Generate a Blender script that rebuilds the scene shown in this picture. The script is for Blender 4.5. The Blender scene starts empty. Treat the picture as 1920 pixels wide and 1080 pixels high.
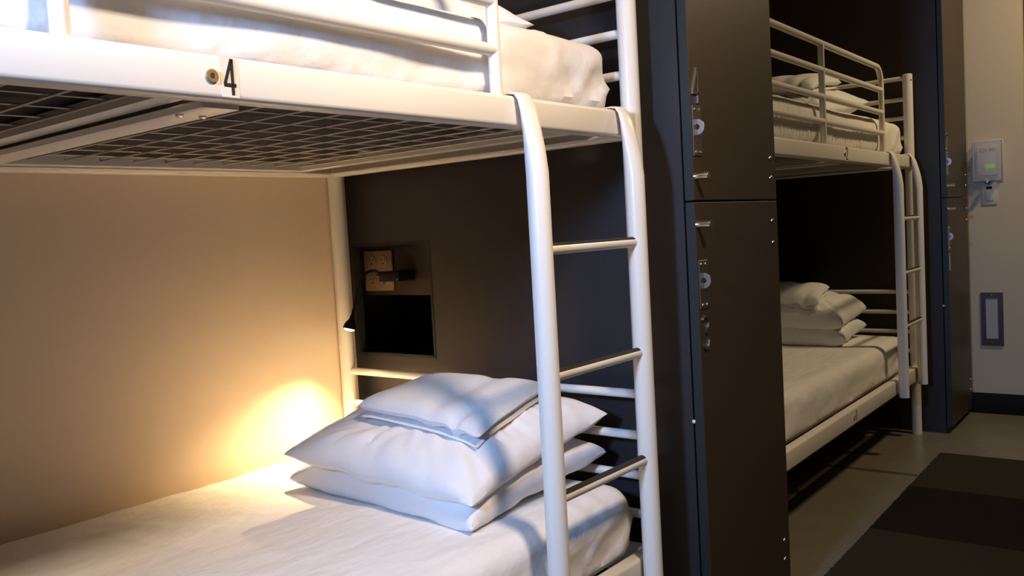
import bpy, bmesh, math, random
from mathutils import Vector, Matrix, noise
C = bpy.context.scene.collection
PI = math.pi

# ------------------------------------------------------------------ camera
YAW, PIT, ROL, FPX = 0.6546, -0.0627, -0.0571, 1648.7
CAM = Vector((-1.6296, -0.9131, 0.9912))
fw = Vector((math.cos(PIT)*math.cos(YAW), math.cos(PIT)*math.sin(YAW), math.sin(PIT)))
rt = Vector((math.sin(YAW), -math.cos(YAW), 0.0)); up = rt.cross(fw)
rt2 = rt*math.cos(ROL) + up*math.sin(ROL); up2 = rt2.cross(fw)
cd = bpy.data.cameras.new('camera'); cam = bpy.data.objects.new('camera', cd); C.objects.link(cam)
cd.sensor_width = 36; cd.lens = FPX/1920*36; cd.clip_start = .02; cd.clip_end = 60
M = Matrix((rt2, up2, -fw)).transposed().to_4x4(); M.translation = CAM
cam.matrix_world = M
bpy.context.scene.camera = cam

# ------------------------------------------------------------------ world, lights, exposure
w = bpy.data.worlds.new('world'); bpy.context.scene.world = w; w.use_nodes = True
w.node_tree.nodes['Background'].inputs[0].default_value = (.6, .5, .4, 1)
w.node_tree.nodes['Background'].inputs[1].default_value = .02
vs = bpy.context.scene.view_settings
vs.view_transform = 'Standard'; vs.look = 'None'; vs.gamma = 1; vs.use_curve_mapping = False
vs.exposure = 0.0

def area(name, loc, target, size, power, col, sy=None, spread=180):
    l = bpy.data.lights.new(name, 'AREA'); l.energy = power; l.color = col
    l.spread = math.radians(spread); l.shape = 'RECTANGLE'; l.size = size; l.size_y = sy or size
    o = bpy.data.objects.new(name, l); C.objects.link(o); o.location = loc
    d = Vector(target)-Vector(loc); o.rotation_euler = d.to_track_quat('-Z', 'Y').to_euler()
    return o
area('warm_ceiling_light', (-.75, -.95, 2.16), (-.75, .25, .9), .17, 15, (1.0, .77, .56), spread=125)
area('cool_aisle_light', (-2.38, -.255, 1.44), (0, .40, .75), .17, 17, (.34, .56, 1.0), spread=110)  # unseen cool source, a bare light standing in the aisle; no window there
area('aisle_ceiling_light', (2.35, -1.10, 2.52), (2.2, -.3, 0), .16, 20, (1.0, .76, .43))

# ------------------------------------------------------------------ materials
def mat(name, col, rough=.5, metal=0., bump=None, spec=.5, emit=None, var=None, coat=0.):
    m = bpy.data.materials.new(name); m.use_nodes = True
    nt = m.node_tree; b = nt.nodes['Principled BSDF']
    b.inputs['Base Color'].default_value = (*col, 1); b.inputs['Roughness'].default_value = rough
    b.inputs['Metallic'].default_value = metal; b.inputs['Specular IOR Level'].default_value = spec
    b.inputs['Coat Weight'].default_value = coat
    tc = nt.nodes.new('ShaderNodeTexCoord')
    if emit:
        b.inputs['Emission Color'].default_value = (*emit[0], 1); b.inputs['Emission Strength'].default_value = emit[1]
    if var:                                   # (scale, amount) mottled colour wear
        n = nt.nodes.new('ShaderNodeTexNoise'); n.inputs['Scale'].default_value = var[0]; n.inputs['Detail'].default_value = 6
        nt.links.new(tc.outputs['Object'], n.inputs['Vector'])
        mx = nt.nodes.new('ShaderNodeMix'); mx.data_type = 'RGBA'
        mx.inputs[6].default_value = (*[c*(1-var[1]) for c in col], 1); mx.inputs[7].default_value = (*[min(1, c*(1+var[1])) for c in col], 1)
        nt.links.new(n.outputs['Fac'], mx.inputs[0]); nt.links.new(mx.outputs[2], b.inputs['Base Color'])
    if bump:                                  # list of (scale, strength, distance, stretch)
        prev = None
        for sc, st, di, stretch in bump:
            mp = nt.nodes.new('ShaderNodeMapping'); mp.inputs['Scale'].default_value = stretch
            nt.links.new(tc.outputs['Object'], mp.inputs['Vector'])
            n = nt.nodes.new('ShaderNodeTexNoise'); n.inputs['Scale'].default_value = sc; n.inputs['Detail'].default_value = 4
            nt.links.new(mp.outputs[0], n.inputs['Vector'])
            bp = nt.nodes.new('ShaderNodeBump'); bp.inputs['Strength'].default_value = st; bp.inputs['Distance'].default_value = di
            nt.links.new(n.outputs['Fac'], bp.inputs['Height'])
            if prev: nt.links.new(prev.outputs[0], bp.inputs['Normal'])
            prev = bp
        nt.links.new(prev.outputs[0], b.inputs['Normal'])
    return m
U1 = (1, 1, 1)
M_steel = mat('cream_powder_coat', (.84, .80, .73), .33, bump=[(260, .06, .001, U1)], coat=.1)
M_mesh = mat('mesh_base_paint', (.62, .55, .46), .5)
M_sheet = mat('white_cotton_sheet', (.83, .81, .80), .85, spec=.2, bump=[(11, .5, .014, (1, 2.2, 1)), (900, .12, .0006, U1)])
M_gather = mat('white_gathered_sheet', (.80, .77, .73), .85, spec=.2, bump=[(30, .9, .006, (2.2, .6, .10)), (900, .12, .0006, U1)])
M_case = mat('white_pillowcase_cotton', (.82, .81, .82), .85, spec=.2, bump=[(14, .45, .010, U1), (900, .1, .0005, U1)])
M_terry = mat('white_terry_cloth', (.84, .84, .86), .95, spec=.1, bump=[(420, .9, .003, U1), (60, .3, .003, U1)])
M_under = mat('black_mattress_underside', (.006, .006, .008), .9)
M_panel = mat('charcoal_laminate', (.0215, .0195, .021), .46, bump=[(500, .08, .0008, U1)], var=(3, .06))
M_brown = mat('dark_brown_laminate', (.052, .036, .023), .45, bump=[(500, .08, .0008, U1)], var=(3, .05))
M_cream = mat('cream_wall_paint', (.74, .60, .46), .75, bump=[(350, .1, .0008, U1)])
M_white = mat('off_white_wall_paint', (.60, .51, .38), .8, bump=[(200, .12, .001, U1)], var=(2, .03))
M_ceil = mat('ceiling_paint', (.30, .28, .25), .9)
M_room = mat('room_wall_paint', (.20, .17, .14), .9)
M_black = mat('black_vinyl', (.012, .010, .008), .8, spec=.2)
M_rub = mat('black_rubber', (.010, .010, .011), .55)
M_grip = mat('black_grip_strip', (.018, .018, .018), .9, bump=[(900, .5, .001, U1)])
M_plas = mat('black_plastic', (.006, .006, .006), .55, spec=.2)
M_almond = mat('almond_plastic', (.62, .54, .43), .4)
M_outlet = mat('shaded_outlet_plastic', (.15, .10, .062), .45)  # beige plastic painted darker, standing in for the dim light in the niche
M_hole = mat('dark_slot', (.006, .005, .005), .8)
M_chrome = mat('brushed_steel', (.72, .66, .60), .25, 1.0)
M_nickel = mat('satin_nickel', (.42, .36, .32), .38, 1.0)
M_brass = mat('brass_zinc', (.80, .55, .28), .35, .9)
M_ink = mat('black_vinyl_ink', (.012, .008, .012), .5)
M_stick = mat('white_sticker', (.80, .76, .69), .35)
M_led = mat('lit_led_lens', (1, .9, .7), .3, emit=((1, .80, .50), 30))
M_green = mat('green_backlit_window', (.10, .35, .03), .4, emit=((.18, .55, .04), .35))
M_bronze = mat('dark_bronze_metal', (.075, .050, .034), .4, .4)
M_frost = mat('frosted_lens', (.44, .43, .44), .55)
M_tgrey = mat('thermostat_plastic', (.55, .50, .47), .45)
def clear_mat():
    m = bpy.data.materials.new('clear_acrylic'); m.use_nodes = True; nt = m.node_tree
    b = nt.nodes['Principled BSDF']; b.inputs['Base Color'].default_value = (.80, .80, .82, 1); b.inputs['Roughness'].default_value = .15
    t = nt.nodes.new('ShaderNodeBsdfTransparent'); mx = nt.nodes.new('ShaderNodeMixShader'); mx.inputs[0].default_value = .16
    nt.links.new(t.outputs[0], mx.inputs[1]); nt.links.new(b.outputs[0], mx.inputs[2])
    nt.links.new(mx.outputs[0], nt.nodes['Material Output'].inputs['Surface'])
    return m
M_clear = clear_mat()
M_edge = mat('blue_black_edge', (.012, .017, .016), .5)

def floor_mat():
    m = mat('polished_olive_floor', (.185, .162, .120), .26, spec=.5, var=(7, .16)); nt = m.node_tree
    b = nt.nodes['Principled BSDF']; tc = nt.nodes['Texture Coordinate']
    n = nt.nodes.new('ShaderNodeTexNoise'); n.inputs['Scale'].default_value = 12; n.inputs['Detail'].default_value = 8
    nt.links.new(tc.outputs['Object'], n.inputs['Vector'])
    r = nt.nodes.new('ShaderNodeMapRange'); r.inputs['To Min'].default_value = .18; r.inputs['To Max'].default_value = .42
    nt.links.new(n.outputs['Fac'], r.inputs['Value']); nt.links.new(r.outputs[0], b.inputs['Roughness'])
    return m
M_floor = floor_mat()
def carpet_mat():
    m = mat('carpet_tile_pile', (.03, .03, .03), .97, spec=.05, bump=[(700, 1., .004, U1)]); nt = m.node_tree
    b = nt.nodes['Principled BSDF']; tc = nt.nodes['Texture Coordinate']
    sx = nt.nodes.new('ShaderNodeSeparateXYZ'); nt.links.new(tc.outputs['Object'], sx.inputs[0])
    a = nt.nodes.new('ShaderNodeMath'); a.operation = 'DIVIDE'; a.inputs[1].default_value = 1.02
    nt.links.new(sx.outputs['X'], a.inputs[0])
    f = nt.nodes.new('ShaderNodeMath'); f.operation = 'FRACT'; nt.links.new(a.outputs[0], f.inputs[0])
    g = nt.nodes.new('ShaderNodeMath'); g.operation = 'GREATER_THAN'; g.inputs[1].default_value = .5
    nt.links.new(f.outputs[0], g.inputs[0])
    n = nt.nodes.new('ShaderNodeTexNoise'); n.inputs['Scale'].default_value = 260; n.inputs['Detail'].default_value = 2
    nt.links.new(tc.outputs['Object'], n.inputs['Vector'])
    mx = nt.nodes.new('ShaderNodeMix'); mx.data_type = 'RGBA'
    mx.inputs[6].default_value = (.034, .026, .019, 1); mx.inputs[7].default_value = (.074, .059, .038, 1)
    nt.links.new(g.outputs[0], mx.inputs[0])
    m2 = nt.nodes.new('ShaderNodeMix'); m2.data_type = 'RGBA'; m2.blend_type = 'MULTIPLY'; m2.inputs[0].default_value = .6
    nt.links.new(mx.outputs[2], m2.inputs[6]); nt.links.new(n.outputs['Color'], m2.inputs[7])
    nt.links.new(m2.outputs[2], b.inputs['Base Color'])
    return m
M_carpet = carpet_mat()

# ------------------------------------------------------------------ helpers
def thing(name, label, cat, loc=(0, 0, 0), rotz=0, group=None):
    o = bpy.data.objects.new(name, None); C.objects.link(o); o.empty_display_size = .05
    o.location = loc; o.rotation_euler = (0, 0, rotz); o['label'] = label; o['category'] = cat
    if group: o['group'] = group
    return o
def obj(name, bm, m, parent=None, label=None, smooth=True, kind=None):
    bmesh.ops.recalc_face_normals(bm, faces=bm.faces)
    me = bpy.data.meshes.new(name); bm.to_mesh(me); bm.free()
    me.materials.append(m)
    if smooth:
        for p in me.polygons: p.use_smooth = True
        try: me.set_sharp_from_angle(angle=math.radians(38))
        except Exception: pass
    o = bpy.data.objects.new(name, me); C.objects.link(o)
    if parent: o.parent = parent
    if label: o['label'] = label
    if kind: o['kind'] = kind
    return o
def struct(name, bm, m, parent=None): 
    return obj(name, bm, m, parent, kind=None if parent else 'structure')
def box(bm, x0, x1, y0, y1, z0, z1, bev=0, seg=2):
    r = bmesh.ops.create_cube(bm, size=1)
    vs_ = r['verts']
    for v in vs_:
        v.co = Vector(((x0+x1)/2+v.co.x*(x1-x0), (y0+y1)/2+v.co.y*(y1-y0), (z0+z1)/2+v.co.z*(z1-z0)))
    if bev:
        es = list({e for v in vs_ for e in v.link_edges})
        bmesh.ops.bevel(bm, geom=es, offset=bev, segments=seg, profile=.5, affect='EDGES')
    return bm
def bx(*a, **k): return box(bmesh.new(), *a, **k)
def sweep(bm, pts, radii, n=16, upv=Vector((1, 0, 0)), cap=True):
    """tube through pts; radii: number or list of (ra along upv-ish side, rb other)"""
    pts = [Vector(p) for p in pts]; rings = []
    for i, p in enumerate(pts):
        t = (pts[min(i+1, len(pts)-1)]-pts[max(i-1, 0)]).normalized()
        a = upv-t*upv.dot(t)
        if a.length < 1e-4: a = Vector((0, 1, 0))-t*t.y
        a.normalize(); b = t.cross(a)
        r = radii[i] if isinstance(radii, list) else radii
        ra, rb = r if isinstance(r, tuple) else (r, r)
        rings.append([bm.verts.new(p+a*(ra*math.cos(2*PI*k/n))+b*(rb*math.sin(2*PI*k/n))) for k in range(n)])
    for i in range(len(rings)-1):
        for k in range(n): bm.faces.new((rings[i][k], rings[i][(k+1) % n], rings[i+1][(k+1) % n], rings[i+1][k]))
    if cap:
        bm.faces.new(rings[0][::-1]); bm.faces.new(rings[-1])
    return bm
def tube(p, q, r, n=16, bm=None): return sweep(bm or bmesh.new(), [p, q], r, n, upv=Vector((.31, .23, .9)))
def lathe(bm, prof, origin, axis, n=20):
    """prof: (radius, height along axis)"""
    ax = Vector(axis).normalized(); o = Vector(origin)
    a = ax.orthogonal().normalized(); b = ax.cross(a); rings = []
    for r, h in prof:
        rings.append([bm.verts.new(o+ax*h+(a*math.cos(2*PI*k/n)+b*math.sin(2*PI*k/n))*max(r, 1e-5)) for k in range(n)])
    for i in range(len(rings)-1):
        for k in range(n): bm.faces.new((rings[i][k], rings[i][(k+1) % n], rings[i+1][(k+1) % n], rings[i+1][k]))
    bm.faces.new(rings[0][::-1]); bm.faces.new(rings[-1])
    return bm
def ribbon(bm, pts, wd, o, ex, ez, nrm, d0, d1):
    """flat stroke: pts 2D in (ex,ez) plane from o, extruded d0..d1 along nrm"""
    ex, ez, nrm, o = Vector(ex), Vector(ez), Vector(nrm), Vector(o)
    P = [Vector(p) for p in pts]; L, R = [], []
    for i, p in enumerate(P):
        if i == 0: t = (P[1]-P[0]).normalized(); k = 1
        elif i == len(P)-1: t = (P[-1]-P[-2]).normalized(); k = 1
        else:
            t1 = (P[i]-P[i-1]).normalized(); t2 = (P[i+1]-P[i]).normalized(); t = (t1+t2).normalized(); k = 1/max(.5, t.dot(t1))
        nn = Vector((-t.y, t.x))*wd/2*k; L.append(p+nn); R.append(p-nn)
    def V(q, d): return bm.verts.new(o+ex*q.x+ez*q.y+nrm*d)
    A = [(V(l, d0), V(r, d0), V(r, d1), V(l, d1)) for l, r in zip(L, R)]
    for i in range(len(A)-1):
        for k in range(4): bm.faces.new((A[i][k], A[i][(k+1) % 4], A[i+1][(k+1) % 4], A[i+1][k]))
    bm.faces.new(A[0]); bm.faces.new(A[-1][::-1])
def arc(cx, cy, rx, ry, a0, a1, n=10): return [(cx+rx*math.cos(math.radians(a0+(a1-a0)*i/n)), cy+ry*math.sin(math.radians(a0+(a1-a0)*i/n))) for i in range(n+1)]
def digit(bm, ch, h, wd, sw, o, ex, ez, nrm, d0, d1):
    """condensed digit, origin at its lower left"""
    s = lambda pts: [(x*wd, z*h) for x, z in pts]
    S = dict([('4', [[(.72, 0), (.72, 1.0)], [(.70, .99), (.08, .30)], [(.0, .27), (1.0, .27)]]),
              ('1', [[(.5, 0), (.5, 1)], [(.5, .97), (.36, .88)]]),
              ('2', [arc(.5, .76, .42, .21, 170, -20, 12)+[(.06, .05)], [(.0, .04), (1, .04)]]),
              ('3', [arc(.48, .765, .40, .20, 150, -88, 12)+arc(.48, .27, .42, .25, 85, -150, 14)])])[ch]
    for st in S: ribbon(bm, s(st), sw, o, ex, ez, nrm, d0, d1)
    return bm

def fbm(x, y, z): return noise.fractal(Vector((x, y, z)), 1.0, 2.0, 3)
def axis_list(a, b, r, step):
    n = max(2, int((b-a-2*r)/step)); k = 5
    L = [a+r*(1-math.cos(PI/2*i/k)) for i in range(k)]
    L += [a+r+(b-a-2*r)*i/n for i in range(n+1)]
    L += [b-r*(1-math.cos(PI/2*i/k)) for i in range(k)][::-1]
    return L
def rounded(x0, x1, y0, y1, z0, z1, r, step, disp=None, rz=None):
    """soft rounded block with displacement, a closed quad shell"""
    rz = rz or r; X = axis_list(x0, x1, r, step); Y = axis_list(y0, y1, r, step); Z = axis_list(z0, z1, rz, step)
    bm = bmesh.new(); vd = {}
    def V(x, y, z):
        k = (round(x, 6), round(y, 6), round(z, 6))
        if k in vd: return vd[k]
        q = Vector((min(max(x, x0+r), x1-r), min(max(y, y0+r), y1-r), min(max(z, z0+rz), z1-rz)))
        d = Vector((x, y, z))-q; s = Vector((d.x/r, d.y/r, d.z/rz))
        m_ = max(abs(s.x), abs(s.y), abs(s.z)); 
        if m_ > 0 and s.length > 0: s = s.normalized()
        p = q+Vector((s.x*r, s.y*r, s.z*rz)); n = s
        if disp: p = p+n*disp(p, n)
        v = bm.verts.new(p); vd[k] = v; return v
    def face(A, B, f):
        for i in range(len(A)-1):
            for j in range(len(B)-1): bm.faces.new((V(*f(A[i], B[j])), V(*f(A[i+1], B[j])), V(*f(A[i+1], B[j+1])), V(*f(A[i], B[j+1]))))
    for z in (z0, z1): face(X, Y, lambda a, b, z=z: (a, b, z))
    for y in (y0, y1): face(X, Z, lambda a, b, y=y: (a, y, b))
    for x in (x0, x1): face(Y, Z, lambda a, b, x=x: (x, a, b))
    return bm

# ------------------------------------------------------------------ the room
RB = -0.0243                              # the near alcove stands a touch skewed
PX = .074                                 # head panel plane of the near alcove
FX, FY = 2.500, .0355                     # far bunk head post
PX2 = 2.545; WX = 3.037; DX = PX2-PX
struct('floor', bx(-5.2, 5.0, -3.0, 1.3, -.05, 0), M_floor)
struct('ceiling', bx(-5.2, 5.0, -3.0, 1.3, 2.6, 2.65), M_ceil)
bm = bx(-2.2, .09, .97, 1.02, 0, 2.6)
o = struct('wall_back', bm, M_cream); o.rotation_euler.z = RB
struct('wall_rear', bx(-5.2, 5, 1.08, 1.13, 0, 2.6), M_brown)
struct('wall_far', bx(WX, WX+.1, -.333, 1.08, 0, 2.6), M_white)
struct('baseboard_far', bx(WX-.010, WX, -.333, -.02, 0, .098, bev=.002), M_black)
struct('door_1', bx(WX+.05, WX+.09, -1.28, -.333, 0, 2.2), M_brown)
struct('trim_1', bx(WX+.02, WX+.1, -1.30, -.333, 2.2, 2.6), M_brown)
struct('wall_entry', bx(WX, WX+.1, -3.0, -1.28, 0, 2.6), M_room)
struct('wall_front', bx(-5.2, 5, -3.0, -2.9, 0, 2.6), M_room)
struct('wall_left', bx(-5.2, -5.1, -3, 1.3, 0, 2.6), M_room)
struct('wall_foot', bx(-2.42, -1.975, -.10, 1.0, 0, 2.6), M_brown)
struct('trim_2', bx(1.817, 1.845, -.115, 1.0, 0, .0012), mat('floor_joint', (.075, .058, .036), .5))

# head panel with the niche opening (wall), cavity behind it
def panel_with_hole(x0, x1, y0, y1, z0, z1, hy0, hy1, hz0, hz1):
    bm = bmesh.new()
    box(bm, x0, x1, y0, hy0, z0, z1); box(bm, x0, x1, hy1, y1, z0, z1)
    box(bm, x0, x1, hy0, hy1, z0, hz0); box(bm, x0, x1, hy0, hy1, hz1, z1)
    bmesh.ops.remove_doubles(bm, verts=bm.verts, dist=1e-5); return bm
struct('wall_head', panel_with_hole(PX, PX+.018, -.074, 1.03, 0, 2.6, .662, .948, .675, .981), M_panel)
bm = bx(.128, .134, .60, 1.0, .835, 1.02); struct('wall_niche_back', bm, mat('niche_back_laminate', (.020, .013, .009), .5))
bm = bmesh.new()
box(bm, .34, .346, .60, 1.0, .64, .835); box(bm, .092, .346, .594, .600, .64, 1.02); box(bm, .092, .346, 1.0, 1.006, .64, 1.02)
box(bm, .092, .346, .594, 1.006, .634, .640); box(bm, .092, .134, .594, 1.006, 1.02, 1.026); box(bm, .134, .346, .594, 1.006, .835, .841)
struct('wall_niche', bm, mat('black_lining', (.004, .0035, .003), .9))
struct('trim_3', panel_with_hole(PX-.0012, PX+.0185, .658, .952, .671, .985, .6655, .9440, .6785, .9765), mat('niche_edge', (.006, .006, .006), .7))
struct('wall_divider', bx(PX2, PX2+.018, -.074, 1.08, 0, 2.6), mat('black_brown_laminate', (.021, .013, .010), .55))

# outlet plate in the niche
t = thing('wall_outlet', 'beige four-socket wall outlet plate inside the dark niche above the bed', 'outlet', (.1275, .905, .905))
obj('cover_plate', bx(-.006, 0, -.057, .057, -.057, .057, bev=.0025), M_outlet, t)
for sy in (.023, -.023):
    for sz in (.027, -.027):
        bm = bmesh.new(); lathe(bm, [(.0165, 0), (.0165, .002), (.0155, .0028)], (-.006, sy, sz), (-1, 0, 0), 24)
        s = obj('socket', bm, M_outlet, t)
        bm = bmesh.new()
        box(bm, -.0092, -.0086, sy-.0075, sy-.0055, sz+.000, sz+.009); box(bm, -.0092, -.0086, sy+.0055, sy+.0075, sz+.001, sz+.008)
        lathe(bm, [(.0028, 0), (.0028, .0005)], (-.0087, sy, sz-.007), (-1, 0, 0), 10)
        obj('socket_slots', bm, M_hole, s)
# adapter plugged into the lower right socket
t = thing('usb_adapter', 'black power adapter block plugged into the outlet in the niche', 'adapter', (.1185, .80, .892))
obj('body', bx(-.064, 0, -.040, .036, -.014, .014, bev=.003), M_plas, t)
obj('indicator_lens', lathe(bmesh.new(), [(.0018, 0), (.0014, .001)], (-.064, -.034, -.009), (-1, 0, 0), 8), M_chrome, t)
# gooseneck reading lamp
t = thing('gooseneck_lamp', 'black gooseneck reading lamp, lit, arching out of the niche over the bed', 'lamp', (.06, .84, .90))
P0 = Vector((.06, .84, .90))
obj('usb_plug', bx(-.004, .008, -.010, .006, -.006, .006, bev=.0015), M_plas, t)
ctrl = [(.056, .836, .900), (.045, .838, .909), (.025, .842, .908), (.008, .847, .898), (-.006, .850, .878), (-.016, .851, .855), (-.026, .850, .825), (-.036, .849, .800), (-.042, .848, .788)]
def smooth_pts(P, n=6):
    P = [Vector(p) for p in P]; out = []
    for i in range(len(P)-1):
        a, b, c, d = P[max(i-1, 0)], P[i], P[i+1], P[min(i+2, len(P)-1)]
        for k in range(n):
            s = k/n; out.append(.5*((2*b)+(c-a)*s+(2*a-5*b+4*c-d)*s*s+(3*b-a-3*c+d)*s**3))
    return out+[P[-1]]
obj('gooseneck', sweep(bmesh.new(), [p-P0 for p in smooth_pts(ctrl)], .0040, 10), M_plas, t)
hd = Vector((-.30, .10, -1)).normalized(); ho = Vector((-.041, .848, .791))
obj('lamp_head', lathe(bmesh.new(), [(.0048, -.006), (.0062, .004), (.0100, .010), (.0145, .017), (.0168, .025), (.0172, .032), (.0158, .032), (.0150, .0295)], ho-P0, hd, 24), M_plas, t)
obj('lens', lathe(bmesh.new(), [(.0148, .0290), (.0130, .0335), (.007, .0360), (.0001, .0368)], ho-P0, hd, 24), M_led, t, 'glowing warm lens')
sp = bpy.data.lights.new('lamp_beam', 'SPOT'); sp.energy = 44; sp.color = (1, .70, .36); sp.spot_size = math.radians(106); sp.spot_blend = 1.; sp.shadow_soft_size = .009
so = bpy.data.objects.new('lamp_beam', sp); C.objects.link(so); so.parent = t; so.location = ho-P0+hd*.052
so.rotation_euler = Vector((-.13, -.05, -.36)).to_track_quat('-Z', 'Y').to_euler()

# ------------------------------------------------------------------ bunk beds
W = .95; LB = 1.90; PR = .0205
ZRT, ZRB, ZLT, ZLB, ZP = 1.2235, 1.1706, .3065, .2455, 1.578
LBARS = (.6328, .5431, .4559, .3709); UBARS = (1.5620, 1.4725, 1.3910, 1.3055)
GZ = (1.5536, 1.4666, 1.3792, 1.2985)
def digit_part(t, ch, x, y, z, h, wd, who):
    bm = bx(x-.004, x+wd+.004, y-.0004, y, z-.003, z+h+.002)
    p = obj('number_sticker', bm, M_stick, t, 'white sticker with a black '+who, smooth=False)
    obj('digit', digit(bmesh.new(), ch, h, wd, wd*.24, (x, y, z), (1, 0, 0), (0, 0, 1), (0, -1, 0), .0004, .0012), M_ink, p, 'black number '+ch, smooth=False)
def bolt_part(t, x, y, z):
    bm = bmesh.new(); lathe(bm, [(.0085, 0), (.0085, .002), (.0075, .0028), (.0035, .0028), (.003, .001)], (x, y, z), (0, -1, 0), 24)
    p = obj('bolt', bm, M_brass, t, 'brass-coloured round bolt head')
    obj('hex_socket', lathe(bmesh.new(), [(.0032, 0), (.0032, .0012)], (x, y-.0012, z), (0, -1, 0), 6), M_chrome, p)
def make_bunk(label, loc, rz, num_up, num_lo):
    t = thing('bunk_bed', label, 'bunk bed', loc, rz, 'bunk beds in the dormitory')
    for x in (0, -LB):
        for y in (0, W):
            bm = bmesh.new(); lathe(bm, [(PR, 0), (PR, ZP-.003), (PR-.003, ZP)], (x, y, 0), (0, 0, 1), 28)
            p = obj('post', bm, M_steel, t)
            if y == 0 and x == 0:
                obj('post_hole', lathe(bmesh.new(), [(.0035, 0), (.0035, .0008)], (x-PR*.55, y-PR*.84, ZP-.028), (-.55, -.84, 0), 10), M_hole, p)
    for zt, zb in ((ZRT, ZRB), (ZLT, ZLB)):
        for y, s in ((0, -1), (W, 1)):
            ya, yb = sorted((y+s*.021, y-s*.012))
            obj('side_rail', bx(-LB+PR*.7, -PR*.7, ya, yb, zb, zt, bev=.007, seg=3), M_steel, t)
            ya, yb = sorted((y-s*.010, y-s*.034))
            obj('rail_ledge', bx(-LB+.02, -.02, ya, yb, zb+.005, zb+.009, bev=.0015), M_steel, t)
        for x, s in ((0, 1), (-LB, -1)):
            xa, xb = sorted((x+s*.012, x-s*.018))
            obj('end_rail', bx(xa, xb, PR*.7, W-PR*.7, zb, zt-.004, bev=.006, seg=3), M_steel, t)
            xa, xb = sorted((x-s*.016, x-s*.040))
            obj('rail_ledge', bx(xa, xb, .034, W-.034, zb+.005, zb+.009, bev=.0015), M_steel, t)
        # wire mesh base: two framed panels either side of the middle beam
        beam = bx(-.992, -.938, .012, W-.012, zb-.006, zb+.0045, bev=.003)
        bp = obj('cross_beam', beam, M_steel, t)
        if zt > 1:
            for sx in (-.985, -.952): obj('screw', lathe(bmesh.new(), [(.005, 0), (.005, .002), (.003, .0035)], (sx, .075, zb-.0058), (0, 0, -1), 12), M_chrome, bp)
        for xa, xb in ((-.94, -.135), (-LB+.03, -.99)):
            bm = bmesh.new(); zz0, zz1 = zb+.0095, zb+.030
            box(bm, xa, xb, .040, .060, zz0, zz1); box(bm, xa, xb, W-.075, W-.034, zz0, zz1)
            box(bm, xa, xa+.034, .060, W-.075, zz0, zz1); box(bm, xb-.036, xb, .060, W-.075, zz0, zz1)
            fr = obj('mesh_frame', bm, M_steel, t, smooth=False)
            bm = bmesh.new(); x = xa+.030
            while x < xb-.02:
                tube((x, .05, zb+.019), (x, W-.05, zb+.019), .0021, 6, bm); x += .0735
            y = .05+.030
            while y < W-.06:
                tube((xa+.02, y, zb+.0235), (xb-.02, y, zb+.0235), .0019, 6, bm); y += .046 if zt > 1 and False else .0465*2 if False else .092
            obj('wire_mesh', bm, M_mesh, t)
    for z in LBARS+UBARS:
        for x in (0, -LB):
            obj('end_bar', tube((x, .005, z), (x, W-.005, z), .0098), M_steel, t)
    # guard rail along the aisle side of the upper bunk
    gx = (-.443, -1.162, -1.862); yg = -.004; rc = .062
    pts = [(gx[0], yg, ZRT-.02), (gx[0], yg, GZ[0]-rc)]+[(gx[0]-rc+rc*math.cos(a), yg, GZ[0]-rc+rc*math.sin(a)) for a in [PI/2*i/8 for i in range(1, 9)]]
    pts += [(gx[2]+rc-rc*math.sin(a), yg, GZ[0]-rc+rc*math.cos(a)) for a in [PI/2*i/8 for i in range(0, 9)]]+[(gx[2], yg, ZRT-.02)]
    obj('guard_frame', sweep(bmesh.new(), pts, .0108, 16, upv=Vector((0, 1, 0))), M_steel, t)
    obj('guard_upright', tube((gx[1], yg, ZRT-.02), (gx[1], yg, GZ[0]), .0105), M_steel, t)
    for z in GZ[1:]: obj('guard_bar', tube((gx[2], yg, z), (gx[0], yg, z), .0105), M_steel, t)
    yf = -.021
    bolt_part(t, -.997, yf, 1.197); digit_part(t, num_up, -.981, yf, 1.177, .043, .0165, 'number '+num_up)
    bolt_part(t, -.985, yf, .274); digit_part(t, num_lo, -.968, yf, .256, .040, .0155, 'number '+num_lo)
    return t
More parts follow.
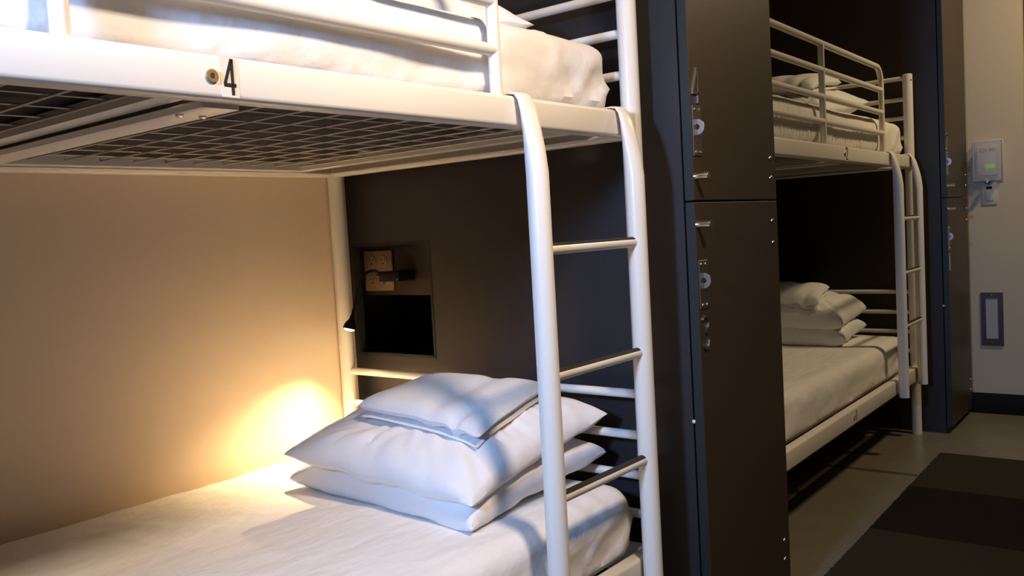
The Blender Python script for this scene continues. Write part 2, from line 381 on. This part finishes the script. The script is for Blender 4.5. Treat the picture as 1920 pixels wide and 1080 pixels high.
def make_ladder(label, loc, rz, rungs):
    t = thing('bunk_ladder', label, 'ladder', loc, rz, 'ladders hooked on the bunks')
    yl = -.0465; RL = .0198
    for x in (-.3975, -.0765):
        pts, rad = [], []
        for y, z, ra, rb in ((.021, 1.185, .021, .0022), (.021, 1.215, .022, .0024), (.017, 1.2262, .022, .0026), (.006, 1.2285, .0225, .0028), (-.010, 1.2285, .0225, .003),
                             (-.022, 1.2262, .0225, .0035), (-.030, 1.216, .0222, .0048), (-.0355, 1.195, .0215, .0085), (-.040, 1.165, .0208, .0130), (-.044, 1.13, .0202, .0172),
                             (yl, 1.09, RL, RL), (yl, .90, RL, RL), (yl, .26, RL, RL), (yl, .2385, RL, RL)):
            pts.append((x, y, z)); rad.append((ra, rb))
        sr = obj('ladder_rail', sweep(bmesh.new(), pts, rad, 24), M_steel, t)
        obj('end_screw', lathe(bmesh.new(), [(.0055, -.002), (.0055, .0025), (.003, .004)], (x+RL, yl, .292), (1, 0, 0), 12), M_rub, sr)
    for z in rungs:
        bm = tube((-.3975+.012, yl, z), (-.0765+.010, yl, z), .0098, 20)
        lathe(bm, [(.0098, 0), (.0088, .003)], (-.0765+.010, yl, z), (1, 0, 0), 20)
        r = obj('rung', bm, M_steel, t)
        bm = bmesh.new(); n = 8; A = []
        for k in range(n+1):
            a = math.radians(48+92*k/n); c, s = math.cos(a), math.sin(a)
            A.append([bm.verts.new((x, yl+rr*c, z+rr*s)) for rr in (.0092, .0112) for x in (-.3975+.022, -.0765-.022)])
        for k in range(n):
            p, q = A[k], A[k+1]
            for i, j in ((0, 1), (1, 3), (3, 2), (2, 0)): bm.faces.new((p[i], p[j], q[j], q[i]))
        bm.faces.new((A[0][0], A[0][1], A[0][3], A[0][2])); bm.faces.new((A[-1][0], A[-1][2], A[-1][3], A[-1][1]))
        obj('grip_strip', bm, M_grip, r)
    return t
make_bunk('nearest white metal bunk bed, numbered 4 on its upper rail, against the cream wall', (0, 0, 0), RB, '4', '3')
make_bunk('farther white metal bunk bed beyond the lockers, numbered 2 above and 1 below', (FX, FY, 0), 0, '2', '1')
make_ladder('large white ladder hooked on the near bunk, in front of the pillows', (0, 0, 0), RB, (.9584, .7372, .5195))
make_ladder('small white ladder hooked on the far bunk, beyond the lockers', (FX, FY, 0), 0, (.9584, .7397, .5226))

# ------------------------------------------------------------------ mattresses
def make_mattress(label, loc, rz, zb, group, seed, gather=False):
    t = thing('mattress', label, 'mattress', loc, rz, group)
    x0, x1, y0, y1 = -LB+.040, -.026, .016, W-.012; zt = zb+.165
    def disp(p, n):
        if n.z < -.5: return 0.
        d = .0045*fbm(p.x*2.6+seed, p.y*3.4, p.z*4)
        u = p.x*.85+p.y*.55
        if n.z > .5:
            d += .0045*max(0, 1-abs(noise.noise(Vector((u*9+seed, (p.y*.85-p.x*.5)*2.4, 3))))*7)*max(0, .35+noise.noise(Vector((p.x*3, p.y*3, seed+4))))+.003*max(0, noise.noise(Vector((p.x*2, p.y*2, seed+9))))
        else:
            k = max(0., 1-abs(p.x-x1)/.55)                         # folds pulled towards the head corner
            if n.y < -.3 or n.x > .3:
                s = p.x+p.y; h = (p.z-zb)
                d += .013*k*(1-abs(math.sin((s*.8-h*1.1)*27+2.6*noise.noise(Vector((s*5, h*7, seed)))))**.6-.3)*min(1., 1.5-6*h)*(1 if n.z < .6 else .3)+.0055*k*noise.noise(Vector((s*26+h*20, h*22, seed)))
                if gather: d += .0022*math.sin(p.x*210+6*noise.noise(Vector((p.x*9, p.z*5, seed))))+.002*noise.noise(Vector((p.x*60, p.z*6, seed)))
                else: d += .008*noise.noise(Vector((p.x*3.2+seed, p.z*15-p.x*3, 1)))
            if h_low(p, zb): d += .005*noise.noise(Vector((p.x*30, p.y*30, seed)))
        return d
    def h_low(p, zb): return p.z-zb < .05
    bm = rounded(x0, x1, y0, y1, zb+.003, zt, .048, .009 if gather else .012, disp, rz=.055)
    obj('fitted_sheet', bm, M_gather if gather else M_sheet, t)
    obj('underside', rounded(x0+.03, x1-.10, y0+.03, y1-.03, zb, zb+.02, .009, .2), M_under, t, 'black underside')
    if zb > 1:      # loose sheet edge tucked below at the head end
        bm = bmesh.new(); n = 90; rows = []
        for i in range(n+1):
            y = .06+(W-.12)*i/n
            e = .155+.022*noise.noise(Vector((y*14, seed, 0)))+.010*noise.noise(Vector((y*45, seed, 3)))
            rows.append([bm.verts.new((x1-.02-(e-.02)*j/4, y, zb-.001-.006*math.sin(j/4*PI)*abs(noise.noise(Vector((y*30, j*.8, seed))))*2)) for j in range(5)])
        for i in range(n):
            for j in range(4): bm.faces.new((rows[i][j], rows[i][j+1], rows[i+1][j+1], rows[i+1][j]))
        g = bmesh.ops.solidify(bm, geom=bm.faces[:], thickness=.0012)
        obj('sheet_hem', bm, M_sheet, t)
    return zt
GM = 'mattresses on the bunks'
ZU, ZL = ZRB+.0325, ZLB+.0325
ZTU = make_mattress('upper mattress of the near bunk in a white sheet, behind the rail numbered 4', (0, 0, 0), RB, ZU, GM, 1.3)
ZTL = make_mattress('lower mattress of the near bunk in a white sheet, under the lit reading lamp', (0, 0, 0), RB, ZL, GM, 4.1)
make_mattress('upper mattress of the far bunk in a gathered white sheet, behind the guard bars', (FX, FY, 0), 0, ZU, GM, 7.7, True)
make_mattress('lower mattress of the far bunk in a white sheet, above the rail numbered 1', (FX, FY, 0), 0, ZL, GM, 9.2)

# ------------------------------------------------------------------ pillows and towels
class Pillow:
    """quad of corner points (L far-left tip, F front tip, R right tip, B back tip)"""
    def __init__(s, L, F, R, B, th, floor_z, seed, ex=.5):
        s.ex = ex; s.c = [Vector(p) for p in (L, F, R, B)]; s.th = th; s.fz = floor_z; s.seed = seed
    def mid(s, u, v):                      # u: L->F .. v: towards R/B, both -1..1
        a, b = (u+1)/2, (v+1)/2
        # sides bow inwards between the pointed corners
        ui = u*(1-.075*(1-v*v)); vi = v*(1-.075*(1-u*u)); a, b = (ui+1)/2, (vi+1)/2
        L, F, R, B = s.c; p = (L*(1-a)+F*a)*(1-b)+(B*(1-a)+R*a)*b
        r = max(abs(u), abs(v)); k = r**6*min(1, 5*(1-abs(u*v)))
        p.z += .010*k*noise.noise(Vector((u*3.2+s.seed, v*3.2, 7))); return p
    def t(s, u, v):
        return s.th*max(0, (1-abs(u)**2.6))**s.ex*max(0, (1-abs(v)**2.6))**s.ex
    def wr(s, u, v, k):
        r = max(abs(u), abs(v))
        ang = math.atan2(v, u)
        cr = 1-abs(math.sin((u*1.1-v*.8)*2.6+s.seed+1.3*noise.noise(Vector((u*1.3, v*1.3, s.seed)))))
        fold = .0055*cr**6*(1-r**6)+.0045*abs(noise.noise(Vector((u*3.5+s.seed, v*5.5, 2+k))))+.015*abs(noise.noise(Vector((math.cos(ang)*5+s.seed, math.sin(ang)*5, r*1.5+k))))*(r**2)*(1-r**8)*2.4
        return fold*(1-r**14)+.007*noise.noise(Vector((u*1.9+s.seed, v*1.9, k)))*(1-r**4)
    def top(s, u, v):
        p = s.mid(u, v); z = p.z+s.t(u, v)*.62+s.wr(u, v, 0)
        if callable(s.fz) and max(abs(u), abs(v)) < .999: z = max(z, s.fz(p.x, p.y)+.002+.35*s.t(u, v))
        return Vector((p.x, p.y, z))
    def bot(s, u, v):
        p = s.mid(u, v); z = p.z-s.t(u, v)*.38-s.wr(u, v, 5)*.6
        f = s.fz(p.x, p.y) if callable(s.fz) else s.fz
        return Vector((p.x, p.y, max(z, min(f+.0015, s.top(u, v).z-.0005))))
    def mesh(s, n=64):
        bm = bmesh.new(); g = [-math.cos(PI*i/n) for i in range(n+1)]
        # blend cosine with uniform spacing
        g = [.6*a+.4*(-1+2*i/n) for i, a in enumerate(g)]
        T = [[bm.verts.new(s.top(u, v)) for v in g] for u in g]
        Bv = [[T[i][j] if i in (0, n) or j in (0, n) else bm.verts.new(s.bot(g[i], g[j])) for j in range(n+1)] for i in range(n+1)]
        for i in range(n):
            for j in range(n):
                bm.faces.new((T[i][j], T[i+1][j], T[i+1][j+1], T[i][j+1]))
                bm.faces.new((Bv[i][j], Bv[i][j+1], Bv[i+1][j+1], Bv[i+1][j]))
        return bm
    def z_at(s, x, y, sm=False):
        u = v = 0.0
        for _ in range(12):
            p = s.mid(u, v); e = 1e-3; pu = (s.mid(u+e, v)-p)/e; pv = (s.mid(u, v+e)-p)/e
            dx, dy = x-p.x, y-p.y; det = pu.x*pv.y-pu.y*pv.x
            u += (dx*pv.y-dy*pv.x)/det; v += (pu.x*dy-pu.y*dx)/det
            u = max(-1.2, min(1.2, u)); v = max(-1.2, min(1.2, v))
        if sm: p = s.mid(u, v); return p.z+s.t(u, v)*.62+.006
        if abs(u) > 1 or abs(v) > 1: u = max(-1, min(1, u)); v = max(-1, min(1, v))
        return s.top(u, v).z
def place(o, loc, rz, label, cat, group):
    o.location = loc; o.rotation_euler.z = rz; o['label'] = label; o['category'] = cat; o['group'] = group
GP = 'pillows stacked in pairs on the beds'; GT = 'folded towels on the pillows'
def add_pillow(P, loc, rz, label):
    o = obj('pillow', P.mesh(), M_case); place(o, loc, rz, label, 'pillow', GP); return o
def make_towel(P, a, b, c, d, th, loc, rz, label, seed, roll=True):
    """terry towel folded flat: thin lower layer and a thick upper fold with a rounded nose"""
    a, b, c, d = [Vector(p) for p in (a, b, c, d)]
    t = thing('folded_towel', label, 'towel', loc, rz, GT)
    def slab(ins, z0, z1, n=44, amp=.004, shift=0.):
        bm = bmesh.new(); T, B = [], []
        for i in range(n+1):
            rt_, rb_ = [], []
            for j in range(n+1):
                g = lambda k: -1+2*k/n
                u, v = g(i), g(j); uu, vv = u*(1-ins), v*(1-ins)+shift
                aa, bb = (uu+1)/2, (vv+1)/2
                q = (a*(1-aa)+b*aa)*(1-bb)+(d*(1-aa)+c*aa)*bb
                base = P.z_at(q.x, q.y, True)
                e = (max(0, 1-abs(u)**9)*max(0, 1-abs(v)**9))**.5
                h = (z1-z0)/2
                wv = amp*noise.noise(Vector((q.x*9+seed, q.y*9, z1*40)))
                gr = 0.
                if z1 > .02:      # fold mouth near the front corner, soft lengthwise hollow
                    gr = -.016*math.exp(-((u-.62-.25*(v+1))/.07)**2)*max(0, 1-(v+1)/.55)-.007*math.exp(-((u-.25)/.16)**2)
                zc = base+(z0+z1)/2+wv+.002+gr*.5
                if i not in (0, n) and j not in (0, n): zc += gr*.5
                sag = 0
                rt_.append(bm.verts.new((q.x, q.y, zc+h*e))); 
                rb_.append(None if i in (0, n) or j in (0, n) else bm.verts.new((q.x, q.y, zc-h*e)))
            T.append(rt_); B.append(rb_)
        for i in range(n+1):
            for j in range(n+1):
                if B[i][j] is None: B[i][j] = T[i][j]
        for i in range(n):
            for j in range(n):
                bm.faces.new((T[i][j], T[i+1][j], T[i+1][j+1], T[i][j+1])); bm.faces.new((B[i][j], B[i][j+1], B[i+1][j+1], B[i+1][j]))
        return bm
    obj('lower_fold', slab(.035, 0, .010), M_terry, t)
    obj('upper_fold', slab(0, .010, .010+th, shift=.03), M_terry, t)
    return t
NL = (0, 0, 0)
lo = Pillow((-.412, .690, ZTL+.022), (-.449, .107, ZTL+.014), (-.004, .100, ZTL+.056), (-.020, .70, ZTL+.045), .105, ZTL+.001, 2.0, .34)
hi = Pillow((-.462, .635, ZTL+.096), (-.450, .104, ZTL+.058), (-.015, .085, ZTL+.144), (-.030, .66, ZTL+.135), .115, lambda x, y: lo.z_at(x, y), 5.0, .42)
add_pillow(lo, NL, RB, 'lower pillow of the near pair, lying directly on the lit bed')
add_pillow(hi, NL, RB, 'upper pillow of the near pair, with a towel lying on it')
make_towel(hi, (-.365, .50, 0), (-.362, .160, 0), (-.110, .175, 0), (-.175, .47, 0), .036, NL, RB, 'white terry towel folded on the near pillows, behind the large ladder', 1.0)
# upper near bunk pillow, only its head-side edge shows
pu = Pillow((-.62, .66, ZTU+.04), (-.60, .14, ZTU+.03), (-.185, .10, ZTU+.030), (-.17, .66, ZTU+.04), .13, ZTU+.001, 8.0)
add_pillow(pu, NL, RB, 'pillow on the upper near mattress, cut by the top edge of the photo')
# far lower bunk
FL = (FX, FY, 0)
l2 = Pillow((-.50, .66, ZTL+.03), (-.47, .16, ZTL+.022), (-.115, .17, ZTL+.052), (-.05, .66, ZTL+.045), .110, ZTL+.001, 12.0, .34)
h2 = Pillow((-.50, .67, ZTL+.105), (-.46, .17, ZTL+.090), (-.125, .165, ZTL+.130), (-.05, .66, ZTL+.135), .140, lambda x, y: l2.z_at(x, y), 15.0, .36)
add_pillow(l2, FL, 0, 'lower pillow of the pair on the far lower bed')
add_pillow(h2, FL, 0, 'upper pillow of the pair on the far lower bed, under a towel')
make_towel(h2, (-.46, .62, 0), (-.45, .27, 0), (-.26, .28, 0), (-.24, .60, 0), .040, FL, 0, 'towel folded on the pillows of the far lower bed', 3.0)
# far upper bunk
l3 = Pillow((-.56, .66, ZTU+.06), (-.53, .20, ZTU+.045), (-.112, .128, ZTU+.098), (-.10, .68, ZTU+.08), .150, ZTU+.001, 21.0)
add_pillow(l3, FL, 0, 'pillow on the far upper bed, seen between the guard bars')
make_towel(l3, (-.50, .60, 0), (-.49, .25, 0), (-.215, .215, 0), (-.23, .58, 0), .050, FL, 0, 'towel folded on the pillow of the far upper bed', 6.0)

# ------------------------------------------------------------------ lockers
def make_locker(label, x, w_, nup, nlo, back):
    t = thing('locker', label, 'locker', (x, 0, 0), 0, 'lockers between the bunks')
    yf = -.099; yb = -.0785
    obj('carcass', bx(.019, w_, -.074, back, 0, 2.5), M_brown, t, smooth=False)
    for z0, z1, ch, hz, pz, nz, hinges in ((.03, 1.033, nlo, .986, (.807, .910), .718, ((.172, .123), (.984, .930))), (1.037, 2.48, nup, 1.087, (1.130, 1.235), 1.241, ((1.139, 1.090), (2.05, 2.10)))):
        d = obj('door', bx(0, w_, yf, yb, z0, z1, bev=.0012, seg=1), M_brown, t, smooth=False)
        obj('edge_band', bx(-.0006, 0, yf+.001, yb, z0+.001, z1-.001), M_edge, d, 'blue-black edge strip', smooth=False)
        X = .006
        bm = bmesh.new(); lathe(bm, [(.0078, 0), (.0074, .002), (.0066, .004), (.0066, .012), (.0074, .016), (.0078, .031), (.0070, .032)], (X+.002+.0, yf, hz), (0, -1, 0), 20)
        obj('handle', bm, M_chrome, d, 'short brushed-steel knob')
        bm = bx(X, X+.041, yf-.002, yf, pz[0], pz[1], bev=.0006, seg=1)
        cx, cz = X+.0195, (pz[0]+pz[1])/2+.008
        lp = obj('latch_plate', bm, M_nickel, d, 'satin metal latch plate', smooth=False)
        for sx in (X+.010, X+.031):
            for sz in (pz[0]+.008, pz[1]-.008): bm = bmesh.new(); lathe(bm, [(.0040, 0), (.0034, .0018), (.001, .0026)], (sx, yf-.002, sz), (0, -1, 0), 12); obj('plate_screw', bm, M_chrome, d)
        bm = bx(cx-.0012, cx+.0012, yf-.0023, yf-.0018, cz-.018, cz+.018)      # slot
        obj('latch_slot', bm, M_hole, d)
        bm = bmesh.new(); n = 16; R1, R2 = .0165, .0058; rows = []
        for i in range(n+1):
            a = PI*i/n; c, s_ = math.cos(a), math.sin(a)
            rows.append([bm.verts.new((cx+xx, yf-.002-rr*s_-(.0 if rr == R1 else .0), cz+rr*c)) for rr in (R2, R1) for xx in (-.0011, .0011)])
        for i in range(n):
            p, q = rows[i], rows[i+1]
            for k, j in ((0, 1), (1, 3), (3, 2), (2, 0)): bm.faces.new((p[k], p[j], q[j], q[k]))
        bm.faces.new([rows[0][k] for k in (0, 1, 3, 2)]); bm.faces.new([rows[-1][k] for k in (0, 2, 3, 1)])
        obj('hasp', bm, M_nickel, d, 'half-round steel hasp')
        obj('door_number', digit(bmesh.new(), ch, .074, .036, .0048, (X+.003, yf, nz), (1, 0, 0), (0, 0, 1), (0, -1, 0), 0, .0035), M_nickel, d, 'raised metal number '+ch, smooth=False)
        for pr in hinges:
            for z in pr:
                bm = bmesh.new(); lathe(bm, [(.0058, 0), (.0055, .0018), (.0038, .0034), (.001, .0042)], (w_-.036, yf, z), (0, -1, 0), 14)
                obj('hinge_screw', bm, M_chrome, d, 'shiny screw head')
    obj('bumper', lathe(bmesh.new(), [(.004, 0), (.004, .0022), (.002, .0036)], (-.0, -.0762, .566), (-1, 0, 0), 12), M_stick, t, 'small white bumper')
    return t
make_locker('tall dark locker pair with metal numbers 4 and 3, between the two bunks', PX, .470, '4', '3', .55)
make_locker('dark locker pair at the far end beside the white wall, numbered 2', PX2, .460, '2', '1', .55)

# ------------------------------------------------------------------ carpet
bm = bmesh.new(); x0, x1, y0, y1 = -1.9, 2.183, -1.6, -.122; n = 420
ring = []
random.seed(3)
def edge(p, q, n):
    for i in range(n):
        s = i/n; x = p[0]+(q[0]-p[0])*s; y = p[1]+(q[1]-p[1])*s
        ring.append((x+random.uniform(-.0022, .0022), y+random.uniform(-.0022, .0022)))
edge((x0, y1), (x1, y1), n); edge((x1, y1), (x1, y0), 160); edge((x1, y0), (x0, y0), 60); edge((x0, y0), (x0, y1), 30)
top = [bm.verts.new((x-.143, y, .006)) for x, y in ring]; bot = [bm.verts.new((x-.143, y, .0004)) for x, y in ring]
bm.faces.new(top); bm.faces.new(bot[::-1])
for i in range(len(top)): bm.faces.new((top[i], bot[i], bot[(i+1) % len(top)], top[(i+1) % len(top)]))
o = obj('carpet', bm, M_carpet, smooth=False); o.location.x = .143
o['label'] = 'dark brown striped tile carpet lying on the aisle floor beside the bunks'; o['category'] = 'carpet'

# ------------------------------------------------------------------ things on the white wall
t = thing('thermostat', 'thermostat in a clear locked guard box with a green window, on the white wall', 'thermostat', (WX, -.186, 1.198))
bm = bmesh.new()
box(bm, -.004, 0, -.062, .062, -.098, .098, bev=.0015)
obj('guard_base', bm, M_tgrey, t)
bm = bmesh.new()
def shell(bm, d0, d1, hy, hz, th):
    box(bm, d0, d1, -hy, -hy+th, -hz, hz); box(bm, d0, d1, hy-th, hy, -hz, hz); box(bm, d0, d1, -hy+th, hy-th, hz-th, hz); box(bm, d0, d1, -hy+th, hy-th, -hz, -hz+th)
shell(bm, -.048, -.004, .058, .092, .004)
for k in range(17): box(bm, -.048, -.004, -.060, -.058, -.078+k*.0095, -.0745+k*.0095)
box(bm, -.050, -.048, -.058, .058, -.092, .092, bev=.0005, seg=1)
obj('guard_cover', bm, M_clear, t, 'clear plastic cover', smooth=False)
obj('thermostat_body', bx(-.034, -.004, -.042, .042, -.066, .066, bev=.004), M_tgrey, t)
obj('display', bx(-.0355, -.0335, -.032, .008, -.036, -.016, bev=.0005), M_green, t, 'green lit window')
bm = bmesh.new(); sweep(bm, [(-.0345, .016+.014*math.cos(a), .050+.006*math.sin(a)) for a in [2*PI*i/24 for i in range(25)]], .0009, 6, upv=Vector((1, 0, 0)), cap=False)
for k in range(3): box(bm, -.0348, -.0338, -.034, -.008, .054-k*.005, .0555-k*.005)
obj('emblem', bm, M_bronze, t, 'small oval emblem and text lines')
bm = bmesh.new()
for y in (.004, -.020): lathe(bm, [(.0028, 0), (.0022, .0016)], (-.0352, y, -.045), (-1, 0, 0), 10)
obj('indicator', bm, M_stick, t)
bm = bmesh.new(); lathe(bm, [(.009, 0), (.009, .012), (.006, .014)], (-.044, .0, -.098), (-1, 0, 0), 16); box(bm, -.050, -.030, -.003, .003, -.104, -.084)
obj('key_lock', bm, M_chrome, t, 'round metal key lock')
t = thing('wall_switch', 'beige wall switch plate with a dark sensor window, below the thermostat', 'switch', (WX, -.188, 1.046))
obj('switch_plate', bx(-.005, 0, -.032, .032, -.052, .052, bev=.002), M_almond, t)
obj('paddle', bx(-.008, -.005, -.0165, .0165, -.033, .020, bev=.001), M_almond, t)
obj('sensor_window', bx(-.0085, -.005, -.012, .012, .022, .034, bev=.0008), M_hole, t, 'dark sensor window')
t = thing('wall_step_light', 'unlit step light with dark bronze frame and frosted lens, low on white wall', 'wall light', (WX, -.1875, .4535))
bm = bmesh.new(); hy, hz, f = .047, .1265, .021
box(bm, -.006, 0, -hy, -hy+f, -hz, hz); box(bm, -.006, 0, hy-f, hy, -hz, hz); box(bm, -.006, 0, -hy+f, hy-f, hz-f*1.25, hz); box(bm, -.006, 0, -hy+f, hy-f, -hz, -hz+f*1.6)
obj('frame', bm, M_bronze, t, smooth=False)
obj('lens', bx(-.003, -.0005, -hy+f, hy-f, -hz+f*1.6, hz-f*1.25), M_frost, t, 'frosted grey lens')
for z in (hz-.012, -hz+.015):
    obj('screw', lathe(bmesh.new(), [(.0028, 0), (.002, .0012)], (-.006, 0, z), (-1, 0, 0), 10), M_chrome, t)
